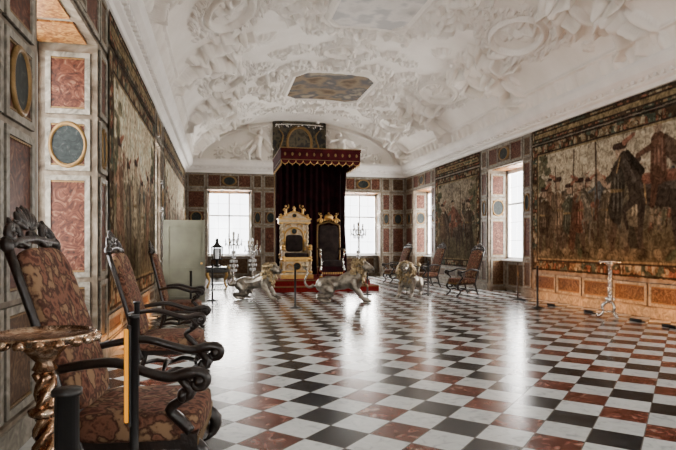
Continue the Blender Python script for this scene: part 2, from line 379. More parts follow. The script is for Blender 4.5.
def octp(ca,cb,ra,rb,k=KC):
    p=[(ra,rb*k),(ra*k,rb),(-ra*k,rb),(-ra,rb*k),(-ra,-rb*k),(-ra*k,-rb),(ra*k,-rb),(ra,-rb*k),(ra,rb*k)]
    return [(ca+x,cb+y) for x,y in p]
def ovp(ca,cb,ra,rb,n=28): return [(ca+ra*math.cos(2*pi*i/n),cb+rb*math.sin(2*pi*i/n)) for i in range(n+1)]
Rl=Relief(-SL/2,SL/2,4.6,25.0,.028)
PAN=[(.12,18.9,1.32,1.6),(0,12.1,.95,1.3),(0,5.6,1.2,1.5)]
for ca,cb,ra,rb in PAN:
    Rl.wreath(octp(ca,cb,ra+.55,rb+.55),.6,.2,2.6)
    Rl.line(octp(ca,cb,ra+.1,rb+.1),.09,.17); Rl.line(octp(ca,cb,ra+.26,rb+.26),.04,.1)
    for i in range(10):
        an=pi/10+i*pi/5; x=ca+math.cos(an)*(ra+1.0); y=cb+math.sin(an)*(rb+1.0)
        Rl.spiral(x,y,.3,1.6,(-1)**i,an+pi,.055,.15)
    for sy in(-1,1):
        Rl.putto(ca,cb+sy*(rb+.85),sy*pi/2,.7,.3)
        for sx in(-1,1): Rl.putto(ca+sx*(ra+.85),cb+sy*.8,pi/2*sy+.4*sx,.65,.28)
for cb in (8.8,15.5,22.6):
    Rl.line(ovp(0,cb,.7,.5),.05,.12); Rl.wreath(ovp(0,cb,.86,.66),.22,.13,1.6); Rl.putto(0,cb,0.3,.5,.18)
    for sx in(-1,1):
        Rl.spiral(sx*1.45,cb,.34,1.6,sx,pi*(sx>0),.055,.13); Rl.spiral(sx*2.0,cb+.2,.24,1.6,-sx,pi*(sx>0),.045,.11)
for cb in (7.2,12.0,16.9,21.6):
    for sx in(-1,1):
        c=sx*3.5
        Rl.line(ovp(c,cb,.55,.9),.06,.16); Rl.line(ovp(c,cb,.68,1.04),.03,.08); Rl.wreath(ovp(c,cb,.84,1.2),.24,.16,1.7)
        Rl.putto(c,cb-.2,pi/2+.3,.55,.18); Rl.putto(c+sx*.1,cb-1.6,pi*(sx>0)+.5,.85,.4); Rl.putto(c+sx*.1,cb+1.6,pi*(sx>0)-.5,.85,.4)
        for q in (-1,1): Rl.spiral(c-sx*1.1,cb+q*.35,.22,1.5,q*sx,0,.04,.11)
        Rl.spray(c-sx*1.15,cb,pi*(sx>0),7,.42,.11)
for cb in (9.6,14.4,19.2,23.9):
    for sx in(-1,1):
        for w in(-.4,.4): Rl.line([(sx*5.3,cb+w),(sx*3.9,cb+w)],.03,.08)
        Rl.putto(sx*4.5,cb,pi*(sx>0),.95,.42); Rl.spray(sx*2.7,cb,pi*(sx>0),7,.45,.12); Rl.spiral(sx*3.1,cb-.35,.22,1.4,sx,0,.045,.12); Rl.spiral(sx*3.1,cb+.35,.22,1.4,-sx,0,.045,.12)
y=4.8
while y<25:
    for sx in(-1,1):
        Rl.st(sx*(SL/2-.28),y,.2,.11,0,.1)
    y+=.42
for sx in (-1,1): Rl.line([(sx*(SL/2-.52),4.6),(sx*(SL/2-.52),25)],.04,.08)
for i in range(150):
    a=random.uniform(-4.6,4.6); b=random.uniform(4.8,24.8)
    if any(abs(a-p[0])<p[2]+.1 and abs(b-p[1])<p[3]+.1 for p in PAN): continue
    Rl.spray(a,b,random.uniform(0,6.28),random.choice((3,5)),random.uniform(.16,.28),.08)
# keep paintings flat
A,B=np.meshgrid(Rl.a,Rl.b,indexing='ij')
def inoct(A,B,p,g=0):
    ca,cb,ra,rb=p; x=abs(A-ca)/(ra+g); y=abs(B-cb)/(rb+g); return (x<1)&(y<1)&(x+y<1+KC)
Rl.H+= .01*np.sin(A*17+np.sin(B*15)*2)*np.cos(B*16)*(Rl.H>0.02)
for p in PAN: Rl.H[inoct(A,B,p,.03)]=.13
def mk(A,B):
    m=np.zeros(A.shape,int); m[inoct(A,B,PAN[0],.02)]=1; m[inoct(A,B,PAN[1],.02)]=2; m[inoct(A,B,PAN[2],.02)]=1; return m
ceil=Rl.mesh('ceiling',vault,[STUCCO,PAINT,PAINT2],mk)
R2=Relief(-SL/2,SL/2,YF-.2,4.6,.2)
c2o=R2.mesh('ceiling_rear',vault,[STUCCO]); c2o.parent=ceil
# back lunette
Lu=Relief(XL,XR,5.0,7.45,.025)
for sx in(-1,1):
    Lu.putto(CX+sx*1.95,6.1,pi/2+.25*sx,1.0,.5); Lu.spiral(CX+sx*2.85,5.75,.32,1.5,sx,0,.07,.2); Lu.putto(CX+sx*2.5,5.55,pi/2-.9*sx,.5,.3)
    Lu.spiral(CX+sx*3.6,5.6,.2,1.4,-sx,1,.05,.14)
Lu.wreath([(CX-1.35,5.35),(CX-1.35,7.0),(CX+1.35,7.0),(CX+1.35,5.35)],.25,.16,1.8)
arc=[(CX+4.55*math.cos(t),5.2+1.85*math.sin(t)) for t in np.linspace(.1,pi-.1,50)]; Lu.line(arc,.05,.1)
LUN=Lu.mesh('wall_back_lunette',lambda A,B,H: np.stack([A,YB-.02-H,B],-1),[STUCCO])
AX=CX-.05
mb=MB(); mb.box((AX,.06,6.1),(2.3,.1,1.95),ARMS,WM['back'])
for u in(-1.17,1.17): mb.box((AX+u,.09,6.1),(.12,.16,2.05),ARMS,WM['back'])
mb.box((AX,.09,7.1),(2.4,.16,.1),ARMS,WM['back']); medal(mb,WM['back'],AX,6.2,.55,.7,ARMS,OLDG,.11)
for sx in (-1,1): mb.tube([(AX+sx*.6,.12,5.5),(AX+sx*.9,.12,5.9),(AX+sx*.75,.12,6.5),(AX+sx*.95,.12,6.8)],[.05,.04,.04,.02],OLDG,WM['back'])
mb.build('painted_coat_of_arms',parent=LUN)
# ------------------------------------------------------------------ tapestries
def vnoise(h,w,ch,cw,seed):
    r=np.random.default_rng(seed); g=r.random((ch+2,cw+2)); y=np.linspace(0,ch,h); x=np.linspace(0,cw,w)
    yi=y.astype(int); xi=x.astype(int); fy=(y-yi)[:,None]; fx=(x-xi)[None,:]; fy=fy*fy*(3-2*fy); fx=fx*fx*(3-2*fx)
    a=g[yi][:,xi]; b=g[yi][:,xi+1]; c=g[yi+1][:,xi]; d=g[yi+1][:,xi+1]
    return a*(1-fx)*(1-fy)+b*fx*(1-fy)+c*(1-fx)*fy+d*fx*fy
class Canvas:
    def __init__(s,w,h,d=.022):
        s.w,s.h=w,h; s.nx=int(w/d)+1; s.ny=int(h/d)+1
        s.U,s.V=np.meshgrid(np.linspace(0,w,s.nx),np.linspace(0,h,s.ny)); s.I=np.zeros((s.ny,s.nx,3))
    def n(s,c,seed): return vnoise(s.ny,s.nx,max(1,int(s.h/c)),max(1,int(s.w/c)),seed)
    def put(s,m,c,al=1.0):
        m=(m*al)[...,None]; s.I=s.I*(1-m)+np.array(c)*m
    def cap(s,p,q,r0,r1,c,al=1.0):
        dx,dy=q[0]-p[0],q[1]-p[1]; L=dx*dx+dy*dy+1e-9
        rr=max(r0,r1)+.05; hx=s.w/(s.nx-1); hy=s.h/(s.ny-1)
        i0=max(0,int((min(p[0],q[0])-rr)/hx)); i1=min(s.nx,int((max(p[0],q[0])+rr)/hx)+2); j0=max(0,int((min(p[1],q[1])-rr)/hy)); j1=min(s.ny,int((max(p[1],q[1])+rr)/hy)+2)
        if i1<=i0 or j1<=j0: return
        U=s.U[j0:j1,i0:i1]; V=s.V[j0:j1,i0:i1]
        t=np.clip(((U-p[0])*dx+(V-p[1])*dy)/L,0,1); d=np.hypot(U-p[0]-t*dx,V-p[1]-t*dy)
        m=(np.clip((r0+(r1-r0)*t-d)/.022+.5,0,1)*al)[...,None]; s.I[j0:j1,i0:i1]=s.I[j0:j1,i0:i1]*(1-m)+np.array(c)*m
    def man(s,x,y,k,c,f=1,leg=(.12,.08,.05)):
        hi=tuple(min(1,v*1.8+.04) for v in c)
        s.cap((x-.08*k,y+.85*k),(x-.16*k,y),.09*k,.05*k,leg); s.cap((x+.06*k,y+.85*k),(x+.2*k*f,y),.09*k,.05*k,leg)
        s.cap((x,y+.8*k),(x,y+1.35*k),.24*k,.17*k,c); s.cap((x,y+.75*k),(x,y+.95*k),.28*k,.2*k,tuple(v*.7 for v in c))
        for j in range(4): s.cap((x+(j-1.5)*.1*k,y+.7*k),(x+(j-1.5)*.07*k,y+1.32*k),.02*k,.015*k,hi,.8)
        s.cap((x-.2*k,y+1.0*k),(x+.2*k,y+1.02*k),.025*k,.025*k,(.3,.2,.08)); s.cap((x-.1*k,y+1.42*k),(x+.1*k,y+1.42*k),.04*k,.04*k,(.55,.48,.36))
        s.cap((x,y+1.6*k),(x,y+1.64*k),.1*k,.1*k,(.5,.35,.24)); s.cap((x-.1*k,y+1.72*k),(x+.12*k,y+1.72*k),.06*k,.05*k,(.07,.04,.03)); s.cap((x-.1*k*f,y+1.76*k),(x-.3*k*f,y+1.85*k),.05*k,.03*k,(.4,.16,.1))
        s.cap((x,y+1.38*k),(x+.35*k*f,y+1.15*k),.07*k,.05*k,c); s.cap((x+.35*k*f,y+1.15*k),(x+.55*k*f,y+1.4*k),.05*k,.04*k,(.45,.3,.2))
        s.cap((x-.3*k*f,y+.2*k),(x-.12*k*f,y+1.3*k),.12*k,.12*k,tuple(v*.5 for v in c),.8)
        if random.random()<.6: s.cap((x+.5*k*f,y+.3*k),(x+.6*k*f,y+2.3*k),.02*k,.02*k,(.1,.06,.04))
    def horse(s,x,y,k,c,f=1,rider=None):
        P=lambda a,b:(x+a*k*f,y+b*k); hi=tuple(min(1,v*1.9+.03) for v in c)
        s.cap(P(-.5,1.0),P(.45,1.1),.3*k,.27*k,c); s.cap(P(.5,1.15),P(.85,1.75),.22*k,.12*k,c); s.cap(P(.85,1.78),P(1.15,1.5),.12*k,.07*k,c)
        s.cap(P(-.4,1.12),P(.4,1.22),.08*k,.08*k,hi,.6); s.cap(P(.58,1.3),P(.82,1.7),.06*k,.05*k,hi,.6); s.cap(P(-.62,1.05),P(-.6,.8),.1*k,.06*k,hi,.5)
        s.cap(P(.3,.85),P(.35,1.4),.02*k,.02*k,(.4,.25,.1)); s.cap(P(-.35,1.3),P(.3,1.3),.1*k,.1*k,(.32,.12,.07),.9); s.cap(P(.95,1.78),P(1.05,1.5),.015*k,.015*k,(.4,.25,.1))
        s.cap(P(-.6,.95),P(-.7,.5),.16*k,.07*k,c); s.cap(P(-.7,.5),P(-.6,0),.06*k,.04*k,c); s.cap(P(-.4,.9),P(-.35,.45),.13*k,.06*k,c); s.cap(P(-.35,.45),P(-.42,0),.05*k,.04*k,c)
        s.cap(P(.5,1.0),P(.85,.75),.12*k,.06*k,c); s.cap(P(.85,.75),P(.75,.4),.05*k,.04*k,c); s.cap(P(.4,.9),P(.45,0),.1*k,.04*k,c)
        s.cap(P(-.8,1.15),P(-1.0,.4),.1*k,.03*k,tuple(v*.6 for v in c)); s.cap(P(.4,1.45),P(.75,1.85),.08*k,.05*k,tuple(v*.5 for v in c))
        if rider:
            s.cap(P(-.1,1.9),P(-.6,1.5),.14*k,.2*k,tuple(v*.6 for v in rider),.9); s.cap(P(0,1.35),P(.02,1.95),.2*k,.16*k,rider); 
            for j in range(3): s.cap(P((j-1)*.1,1.4),P((j-1)*.08,1.95),.02*k,.015*k,tuple(min(1,v*1.8+.04) for v in rider),.8)
            s.cap(P(.02,2.18),P(.02,2.22),.1*k,.1*k,(.5,.35,.24)); s.cap(P(-.12,2.32),P(.16,2.3),.06*k,.04*k,(.06,.04,.03)); s.cap(P(-.1,2.35),P(-.35,2.45),.07*k,.04*k,(.55,.48,.36))
            s.cap(P(.05,1.4),P(.15,.8),.1*k,.06*k,(.15,.07,.04)); s.cap(P(.05,1.9),P(.5,1.75),.07*k,.05*k,rider)
    def border(s,b,seed):
        e=np.minimum(np.minimum(s.U,s.w-s.U),np.minimum(s.V,s.h-s.V)); m=(e<b)
        n=s.n(.16,seed); n2=s.n(.09,seed+1); n3=s.n(.22,seed+2)
        c=np.zeros_like(s.I)+np.array((.09,.055,.03)); 
        for mm,col in ((n>.6,(.29,.18,.085)),(n2>.68,(.32,.12,.065)),(n3>.66,(.1,.13,.09)),(n2<.25,(.38,.31,.19)),(n*n2>.5,(.46,.38,.24))): c[mm]=col
        s.I[m]=c[m]
        for lo,hi,col in ((b-.05,b,(.34,.25,.12)),(0,.05,(.05,.037,.03)),(b-.09,b-.05,(.06,.04,.03))): s.I[(e>lo)&(e<=hi)]=col
    def scene(s,seed,light=(.46,.4,.3),hor=.62,n=8):
        random.seed(seed); t=s.V/s.h; a=s.n(.5,seed); b=s.n(.18,seed+5); c=s.n(1.2,seed+9)
        s.I[:]=np.array((.15,.12,.065))
        k=np.clip((t-.28-.12*(c-.5))/.2,0,1)[...,None]; s.I=s.I*(1-k)+np.array((.3,.26,.17))*k
        k=np.clip((t-hor-.1*(a-.5))/.08,0,1)[...,None]; s.I=s.I*(1-k)+np.array(light)*k
        k=np.clip((c-.45)*2,0,1)[...,None]*np.clip((t-hor)/.1,0,1)[...,None]*.35; s.I=s.I*(1-k)+np.array((.3,.33,.33))*k
        s.I*= (0.72+.55*b*.6+.25*a)[...,None]
        for i in range(26):
            x=random.uniform(0,s.w); y=s.h*random.uniform(hor-.18,hor+.02); s.cap((x-.4,y),(x+.5,y+.03),.08,.05,random.choice(((.2,.18,.12),(.3,.25,.16),(.14,.17,.13))),.8)
        for i in range(110):
            x=random.uniform(0,s.w); y=s.h*random.uniform(.26,.58); s.man(x,y,random.uniform(.14,.3),random.choice(((.28,.12,.07),(.12,.15,.15),(.42,.34,.22),(.1,.075,.05),(.18,.18,.1))),random.choice((-1,1)))
        for x in (s.w*.04,s.w*.97):
            for i in range(60):
                X=x+random.uniform(-.6,.6); Y=s.h*random.uniform(.4,.98); r=random.uniform(.04,.14); s.cap((X,Y),(X+.1,Y),r,r,random.choice(((.045,.06,.035),(.09,.1,.05),(.13,.11,.06),(.18,.17,.09))),.85)
            s.cap((x,0),(x+.1,s.h*.8),.12,.05,(.06,.04,.025))
    def age(s,seed):
        a=s.n(.07,seed); b=s.n(.035,seed+1); c=s.n(.35,seed+2)
        s.I*=(.5+.5*a+.4*b+.25*c)[...,None]
        g=s.I.mean(-1,keepdims=True); s.I=s.I*.82+g*.18*np.array((1.08,1,.86))
def tapestry(name,wk,u0,v0,w,h,fn):
    c=Canvas(w,h); fn(c); c.age(77); nx,ny=c.nx,c.ny; M=WM[wk]
    wav=.035+.008*np.sin(c.U*5.5)*(1.2-c.V/h)
    V=np.stack([u0+c.U,wav,v0+c.V],-1).reshape(-1,3); A=np.array(M)
    V=V@A[:3,:3].T+A[:3,3]
    idx=np.arange(nx*ny).reshape(ny,nx); F=np.stack([idx[:-1,:-1],idx[:-1,1:],idx[1:,1:],idx[1:,:-1]],-1).reshape(-1,4)
    me=bpy.data.meshes.new(name); me.from_pydata(V.tolist(),[],F.tolist()); me.materials.append(TAP)
    at=me.color_attributes.new('Col','FLOAT_COLOR','POINT'); col=np.ones((nx*ny,4)); col[:,:3]=np.clip(c.I.reshape(-1,3),0,1); at.data.foreach_set('color',col.reshape(-1).astype(np.float32))
    me.polygons.foreach_set('use_smooth',[True]*len(F))
    o=bpy.data.objects.new(name,me); bpy.context.collection.objects.link(o); return o
def t_right(c):   # u = Y-6.5 ; visible from 2.5..7.6
    c.scene(11,(.62,.53,.38),.5)
    c.horse(6.75,.5,.85,(.16,.12,.08),-1,(.2,.12,.07)); c.man(6.95,.5,1.0,(.14,.09,.05)); c.man(6.35,.45,1.15,(.28,.19,.11),-1); c.man(5.85,.5,1.0,(.11,.11,.07)); c.man(5.45,.5,1.05,(.26,.11,.06),-1); c.man(5.1,.9,.8,(.32,.26,.16))
    c.horse(4.75,.75,.7,(.2,.17,.12),1,(.12,.13,.13)); c.man(4.45,.5,1.0,(.2,.15,.09),-1); c.man(4.05,.5,1.4,(.085,.07,.05)); c.man(3.6,.55,1.15,(.36,.29,.18),-1)
    c.horse(2.95,.6,1.15,(.075,.055,.04),1,(.18,.085,.05)); c.horse(1.3,.4,1.1,(.3,.25,.18),-1,(.15,.13,.13))
    for i in range(24): x=random.uniform(2.5,7.2); c.cap((x,.42),(x+random.uniform(-.5,.5),.52),.05,.1,random.choice(((.06,.045,.025),(.2,.15,.08),(.08,.1,.05),(.3,.23,.13))),.8)
    c.border(.34,3)
tapestry('tapestry','right',6.5,.8,7.55,3.5,t_right)
def t_r2(c):
    c.scene(21,(.4,.33,.24),.6); c.man(.9,.5,1.1,(.12,.08,.05)); c.horse(2.2,.4,.9,(.1,.07,.05),1,(.26,.1,.06)); c.man(3.2,.5,1.1,(.2,.12,.07)); c.border(.3,8)
tapestry('tapestry.001','right',17.25,.7,3.95,3.5,t_r2)
def t_l(c):
    c.scene(31,(.75,.62,.44),.5); c.I*=1.3
    for k in range(6): c.man(.8+k*.8,.5,random.uniform(.9,1.2),random.choice(((.42,.23,.14),(.52,.42,.27),(.2,.15,.1))),random.choice((-1,1)))
    c.border(.34,13)
tapestry('tapestry.002','left',7.85,.6,5.4,3.62,t_l)
tapestry('tapestry.003','left',15.25,.6,8.6,3.62,t_l)
def t_n(c): c.border(9,41); c.border(.2,44)
tapestry('painted_frieze','left',7.85,4.26,5.4,.44,t_n)
tapestry('painted_frieze.001','left',15.25,4.26,8.6,.44,t_n)
tapestry('painted_frieze.002','right',6.5,4.32,7.55,.4,t_n)
tapestry('painted_frieze.003','right',17.25,4.24,3.95,.46,t_n)
# ------------------------------------------------------------------ armchairs
def armchair(name,loc,rz,k=1.0,rec=19):
    mb=MB(); mb.M=S(k,k,k)
    mb.sup((0,0,.5),(.36,.35,.085),CHFAB,e=.35,nu=28,nv=14)
    mb.box((0,0,.42),(.66,.64,.08),WOOD)
    for i in range(22):   # fringe
        yy=-.33+i*.0314; mb.box((.345,yy,.42),(.012,.02,.07),OLDG)
    B=T(-.31,0,.58)@R(-rec,'Y')
    mb.sup((0,0,.47),(.055,.31,.48),CHFAB,B,e=.4,nu=28,nv=16)
    for sy in(-1,1):
        mb.tube([(-.03,sy*.31,-.25),(-.03,sy*.315,0),(-.02,sy*.32,.4),(-.02,sy*.315,.94)],[.028,.028,.024,.026],WOOD,B)
        mb.ell((-.02,sy*.315,.98),(.035,.035,.05),WOOD,B)
        # crest scrolls
        pts=[]
        for i in range(16):
            a=i/15*2*pi*1.3; r=.085*(1-.75*i/15); pts.append((-.01,sy*(.2+r*math.cos(a)),1.02+r*math.sin(a)))
        mb.tube([(-.01,sy*.02,1.05),(-.01,sy*.12,.97)]+pts,[.02,.022]+[.022-.0008*i for i in range(16)],WOOD,B,6,2)
        for q in range(5): mb.ell((-.01,sy*(.05+q*.055),1.12-q*.02+.03*(q%2)),(.018,.022,.05),WOOD,B,8)
        # arm
        y=sy*.35
        arm=[(-.4,y*.95,.83),(-.25,y,.86),(-.08,y*1.03,.87),(.08,y*1.07,.82),(.2,y*1.08,.79),(.3,y*1.09,.81),(.37,y*1.1,.81),(.4,y*1.1,.775),(.38,y*1.1,.735),(.335,y*1.1,.735),(.33,y*1.1,.77)]
        mb.tube(arm,[.024,.026,.028,.028,.03,.034,.032,.028,.024,.02,.016],WOOD)
        mb.ell((.36,y*1.1,.77),(.033,.045,.033),WOOD)
        mb.tube([(.26,y*1.08,.78),(.32,y*1.06,.71),(.26,y*1.03,.66),(.2,y,.61),(.25,y*.97,.55),(.31,y*.96,.48)],[.022,.032,.025,.028,.032,.028],WOOD)
        mb.ell((.27,y*1.06,.69),(.028,.042,.04),WOOD)
        # legs
        mb.box((.3,sy*.3,.42),(.09,.09,.1),WOOD)
        mb.tube([(.3,sy*.3,.42),(.37,sy*.31,.35),(.35,sy*.31,.26),(.26,sy*.3,.2),(.27,sy*.3,.12),(.34,sy*.31,.06),(.38,sy*.32,.03)],[.04,.045,.035,.03,.033,.035,.03],WOOD)
        mb.ell((.37,sy*.315,.035),(.05,.04,.035),WOOD)
        mb.tube([(-.3,sy*.3,.45),(-.33,sy*.3,.3),(-.37,sy*.3,.15),(-.45,sy*.3,.022)],[.035,.03,.028,.022],WOOD)
        mb.tube([(.27,sy*.3,.18),(.1,sy*.3,.22),(-.05,sy*.3,.17),(-.2,sy*.3,.2),(-.36,sy*.3,.17)],[.022,.028,.022,.028,.02],WOOD)
    mb.tube([(.31,-.3,.3),(.31,-.15,.3),(.31,0,.37),(.31,.15,.3),(.31,.3,.3)],[.025,.035,.03,.035,.025],WOOD)
    for q in range(5): mb.ell((.31,(q-2)*.07,.38-.02*abs(q-2)),(.018,.03,.045),WOOD)
    mb.tube([(-.05,-.3,.18),(-.05,0,.24),(-.05,.3,.18)],[.022,.03,.022],WOOD)
    for q in range(7):
        a=(q-3)*.42; mb.ell((0,0,.085),(.018,.024,.07),WOOD,B@T(-.01,0,1.07)@R(math.degrees(a),'X'),8)
    mb.tube([(-.01,-.3,.98),(-.01,0,1.01),(-.01,.3,.98)],.025,WOOD,B)
    mb.box((-.02,0,-.02),(.05,.6,.05),WOOD,B)
    return mb.build(name,loc,rz)
for i,(x,y,r,k,rc) in enumerate([(-.43,3.45,-.1,1.0,19),(-.52,6.2,-.05,.95,17),(-.64,9.9,0,.9,14),(7.0,15.0,pi+.15,.9,19),(7.15,18.2,pi+.1,.93,19),(6.75,20.6,pi+.15,.93,19)]):
    armchair('armchair'+('' if i==0 else '.%03d'%i),(x,y,0),r,k,rc)
# ------------------------------------------------------------------ gueridons
def gueridon(name,loc,mat,H=1.12):
    mb=MB(); r=.2
    mb.lathe([(.0,H-.03),(r*.6,H-.03),(r*.9,H-.02),(r*1.0,H),(r*1.02,H+.01),(r*.97,H+.015),(r*.92,H+.002),(0,H)],mat,None,36)
    for i in range(18):
        a=2*pi*i/18; mb.ell((math.cos(a)*r*.99,math.sin(a)*r*.99,H-.012),(.026,.026,.02),mat,None,8)
    mb.lathe([(.02,H-.16),(.05,H-.14),(.035,H-.11),(.08,H-.06),(.11,H-.03)],mat,None,20)
    for k in range(3):
        pts=[]
        for i in range(22):
            t=i/21; a=2*pi*(k/3+2.2*t); q=.03+.008*math.sin(t*pi*2); pts.append((q*math.cos(a),q*math.sin(a),.42+t*(H-.58)))
        mb.tube(pts,.021,mat,None,6,1)
    mb.lathe([(.03,.3),(.07,.33),(.08,.37),(.04,.41),(.055,.43),(.03,.46)],mat)
    for zz in (.62,.8): mb.lathe([(.03,zz-.03),(.06,zz-.01),(.065,zz+.01),(.03,zz+.03)],mat)
    for i in range(6):
        a=pi/3*i; mb.ell((.07*math.cos(a),.07*math.sin(a),.38),(.03,.03,.045),mat,None,8)
    for k in range(3):
        a=2*pi*k/3+.4; c,s=math.cos(a),math.sin(a)
        mb.tube([(c*r_,s*r_,z) for r_,z in ((.03,.33),(.1,.3),(.15,.22),(.13,.13),(.18,.05),(.24,.03),(.25,.065),(.22,.075))],[.03,.034,.03,.024,.028,.028,.022,.016],mat)
        mb.ell((c*.12,s*.12,.27),(.035,.035,.04),mat)
    mb.lathe([(0,.1),(.08,.11),(.08,.14),(0,.15)],mat)
    return mb.build(name,loc)
gueridon('gueridon_stand',(-.72,2.5,0),BRONZE)
gueridon('gueridon_stand.001',(7.87,9.8,0),SILVER,1.16)
# ------------------------------------------------------------------ stanchions
def stanchion(name,loc,H=1.0,r=.024,strip=False):
    mb=MB(); mb.lathe([(0,0),(.15,0),(.15,.012),(.06,.03),(r,.05),(r,H-.02),(r*1.25,H-.02),(r*1.25,H),(0,H+.002)],BLACK,None,20)
    if strip:
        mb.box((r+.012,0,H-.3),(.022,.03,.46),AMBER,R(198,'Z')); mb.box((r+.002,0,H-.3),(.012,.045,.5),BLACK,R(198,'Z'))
    return mb.build(name,loc)
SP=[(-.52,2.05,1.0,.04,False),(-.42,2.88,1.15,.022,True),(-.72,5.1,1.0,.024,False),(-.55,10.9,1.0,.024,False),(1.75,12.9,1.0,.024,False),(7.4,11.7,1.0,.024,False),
    (8.0,13.6,1.0,.024,False),(4.35,15.9,1.0,.024,False),(6.3,15.9,1.0,.024,False),(-.2,15.0,1.0,.024,False)]
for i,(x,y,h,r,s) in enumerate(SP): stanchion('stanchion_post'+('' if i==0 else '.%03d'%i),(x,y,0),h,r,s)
# ------------------------------------------------------------------ dais, canopy, thrones
mb=MB()
mb.box((3.3,19.2,.09),(3.6,4.0,.18),REDC); mb.box((3.3,19.35,.27),(3.2,3.5,.18),REDC)
for z,y0,x0,x1 in ((.18,17.2,1.5,5.1),(.36,17.6,1.7,4.9)): mb.box(((x0+x1)/2,y0-.003,z-.015),(x1-x0,.02,.03),OLDG)
mb.build('throne_dais')
mb=MB(); x0,x1,y0,y1,zt,zb=1.98,4.66,18.0,20.7,4.72,4.32
cx=(x0+x1)/2
mb.box((cx,(y0+y1)/2,zt-.04),(x1-x0+.06,y1-y0+.06,.08),VALV); mb.box((cx,(y0+y1)/2,zt+.01),(x1-x0+.08,y1-y0+.08,.03),OLDG)
def val(M,L):
    n=int(round(L/.25)); w=L/n
    mb.box((L/2,0,(zt-.06+zb)/2),(L,.03,zt-.06-zb),VALV,M); mb.box((L/2,-.005,zb+.02),(L,.04,.018),OLDG,M)
    for i in range(n):
        c=w*(i+.5); poly=[(c+w*.48*math.cos(a),zb-.12*math.sin(a)) for a in np.linspace(0,pi,9)]; mb.prism(poly,-.014,.014,VALV,M)
        mb.tube([(c+w*.48*math.cos(a),0,zb-.13*math.sin(a)) for a in np.linspace(0,pi,9)],.011,GOLD,M,6,1); mb.ell((c,0,zb-.15),(.016,.016,.028),GOLD,M,8)
        mb.ell((c,-.02,zb+.2),(.035,.01,.06),OLDG,M,8)
val(T(x0,y0,0),x1-x0); val(T(x0,y0,0)@R(90,'Z'),y1-y0); val(T(x1,y0,0)@R(90,'Z'),y1-y0)
# pleated backdrop
n=180; vs=[];fs=[]
for i in range(n+1):
    u=i/n; x=x0+.06+(x1-x0-.12)*u; yy=y1-.08+.05*math.sin(u*70)+.015*math.sin(u*31)
    vs+=[(x,yy,.37),(x,yy*.997+.003*y1,zt-.05)]
for i in range(n): fs.append((2*i,2*i+2,2*i+3,2*i+1))
mb.add(vs,fs,VELVET,None,True)
for x in(x0+.04,x1-.04): mb.lathe([(.04,.36),(.04,.5),(.025,.55),(.025,zt-.1),(.04,zt-.05)],OLDG,T(x,y1,0),10)
for sx,xx in((1,x0+.08),(-1,x1-.08)):   # gathered side curtains
    vs=[];fs=[]
    for i in range(31):
        u=i/30
        for j in range(9):
            t=j/8; wd=.75*(1-.55*math.sin(pi*min(1,(1-t)*1.1))**2); vs.append((xx+.05*math.sin(u*28)+.02,y1-.1-wd*u,.37+(zt-.42)*t))
    for i in range(30):
        for j in range(8): fs.append((i*9+j,(i+1)*9+j,(i+1)*9+j+1,i*9+j+1))
    mb.add(vs,fs,VELVET,None,True)
mb.build('throne_canopy')
def figurine(mb,M,k,mat):
    mb.tube([(0,0,0),(0,0,.14),(.01,0,.24)],[.06,.055,.06],mat,M@S(k,k,k)); mb.ell((0,0,.35),(.045,.045,.05),mat,M@S(k,k,k))
    mb.tube([(.05,0,.26),(.13,-.02,.3),(.12,-.03,.42)],[.025,.02,.016],mat,M@S(k,k,k)); mb.tube([(-.05,0,.26),(-.12,-.04,.18),(-.05,-.08,.14)],[.025,.02,.016],mat,M@S(k,k,k))
    for s in(-1,1): mb.tube([(s*.03,0,.02),(s*.05,-.08,.0),(s*.05,-.09,-.1)],[.035,.03,.02],mat,M@S(k,k,k))
def twist(mb,M,x,y,z0,z1,r,mat,mat2):
    for k in range(2):
        pts=[]
        for i in range(26):
            t=i/25; a=2*pi*(k/2+(z1-z0)*3.2*t); pts.append((x+r*.5*math.cos(a),y+r*.5*math.sin(a),z0+t*(z1-z0)))
        mb.tube(pts,r*.62,mat,M,6,1)
    for z in(z0,z1): mb.lathe([(r*1.1,z-.04),(r*1.6,z-.02),(r*1.6,z+.02),(r*1.1,z+.04)],mat2,M@T(x,y,0),12)
mb=MB(); I=Matrix()  # king's throne, faces -Y
mb.box((0,0,.07),(1.1,.95,.14),GOLD); mb.box((0,0,.17),(1.02,.88,.06),CREAM)
for x in(-.46,.46):
    for y in(-.4,.36): mb.sup((x,y,.06),(.09,.09,.06),GOLD)
    twist(mb,I,x,-.38,.22,.62,.05,CREAM,GOLD); twist(mb,I,x,-.38,.72,1.0,.045,CREAM,GOLD); mb.ell((x,-.38,1.08),(.07,.07,.08),GOLD)
    twist(mb,I,x,.34,.22,.7,.05,CREAM,GOLD); twist(mb,I,x,.34,.8,1.9,.055,CREAM,GOLD)
    mb.tube([(x,-.36,1.02),(x,-.1,.98),(x,.1,1.02),(x,.32,1.1)],[.04,.035,.035,.03],GOLD)
    mb.box((x*.97,0,.42),(.04,.68,.36),CREAM)
    mb.box((x*.97,0,.86),(.03,.6,.2),CREAM); medal(mb,T(0,0,0)@frameM((x*1.0,0,0),(0,1,0),(1 if x>0 else -1,0,0)),0,.42,.1,.12,GOLD,GOLD)
mb.box((0,-.38,.42),(.84,.05,.38),CREAM); mb.box((0,-.41,.6),(.86,.03,.04),GOLD); mb.box((0,-.41,.25),(.86,.03,.05),GOLD)
Fm=frameM((0,-.41,0),(1,0,0),(0,-1,0))
medal(mb,Fm,0,.42,.13,.13,DARKM,GOLD); 
for s in(-1,1): mb.tube([(s*.16,-.42,.42),(s*.25,-.43,.5),(s*.34,-.42,.42),(s*.28,-.43,.35)],[.02,.025,.02,.012],GOLD)
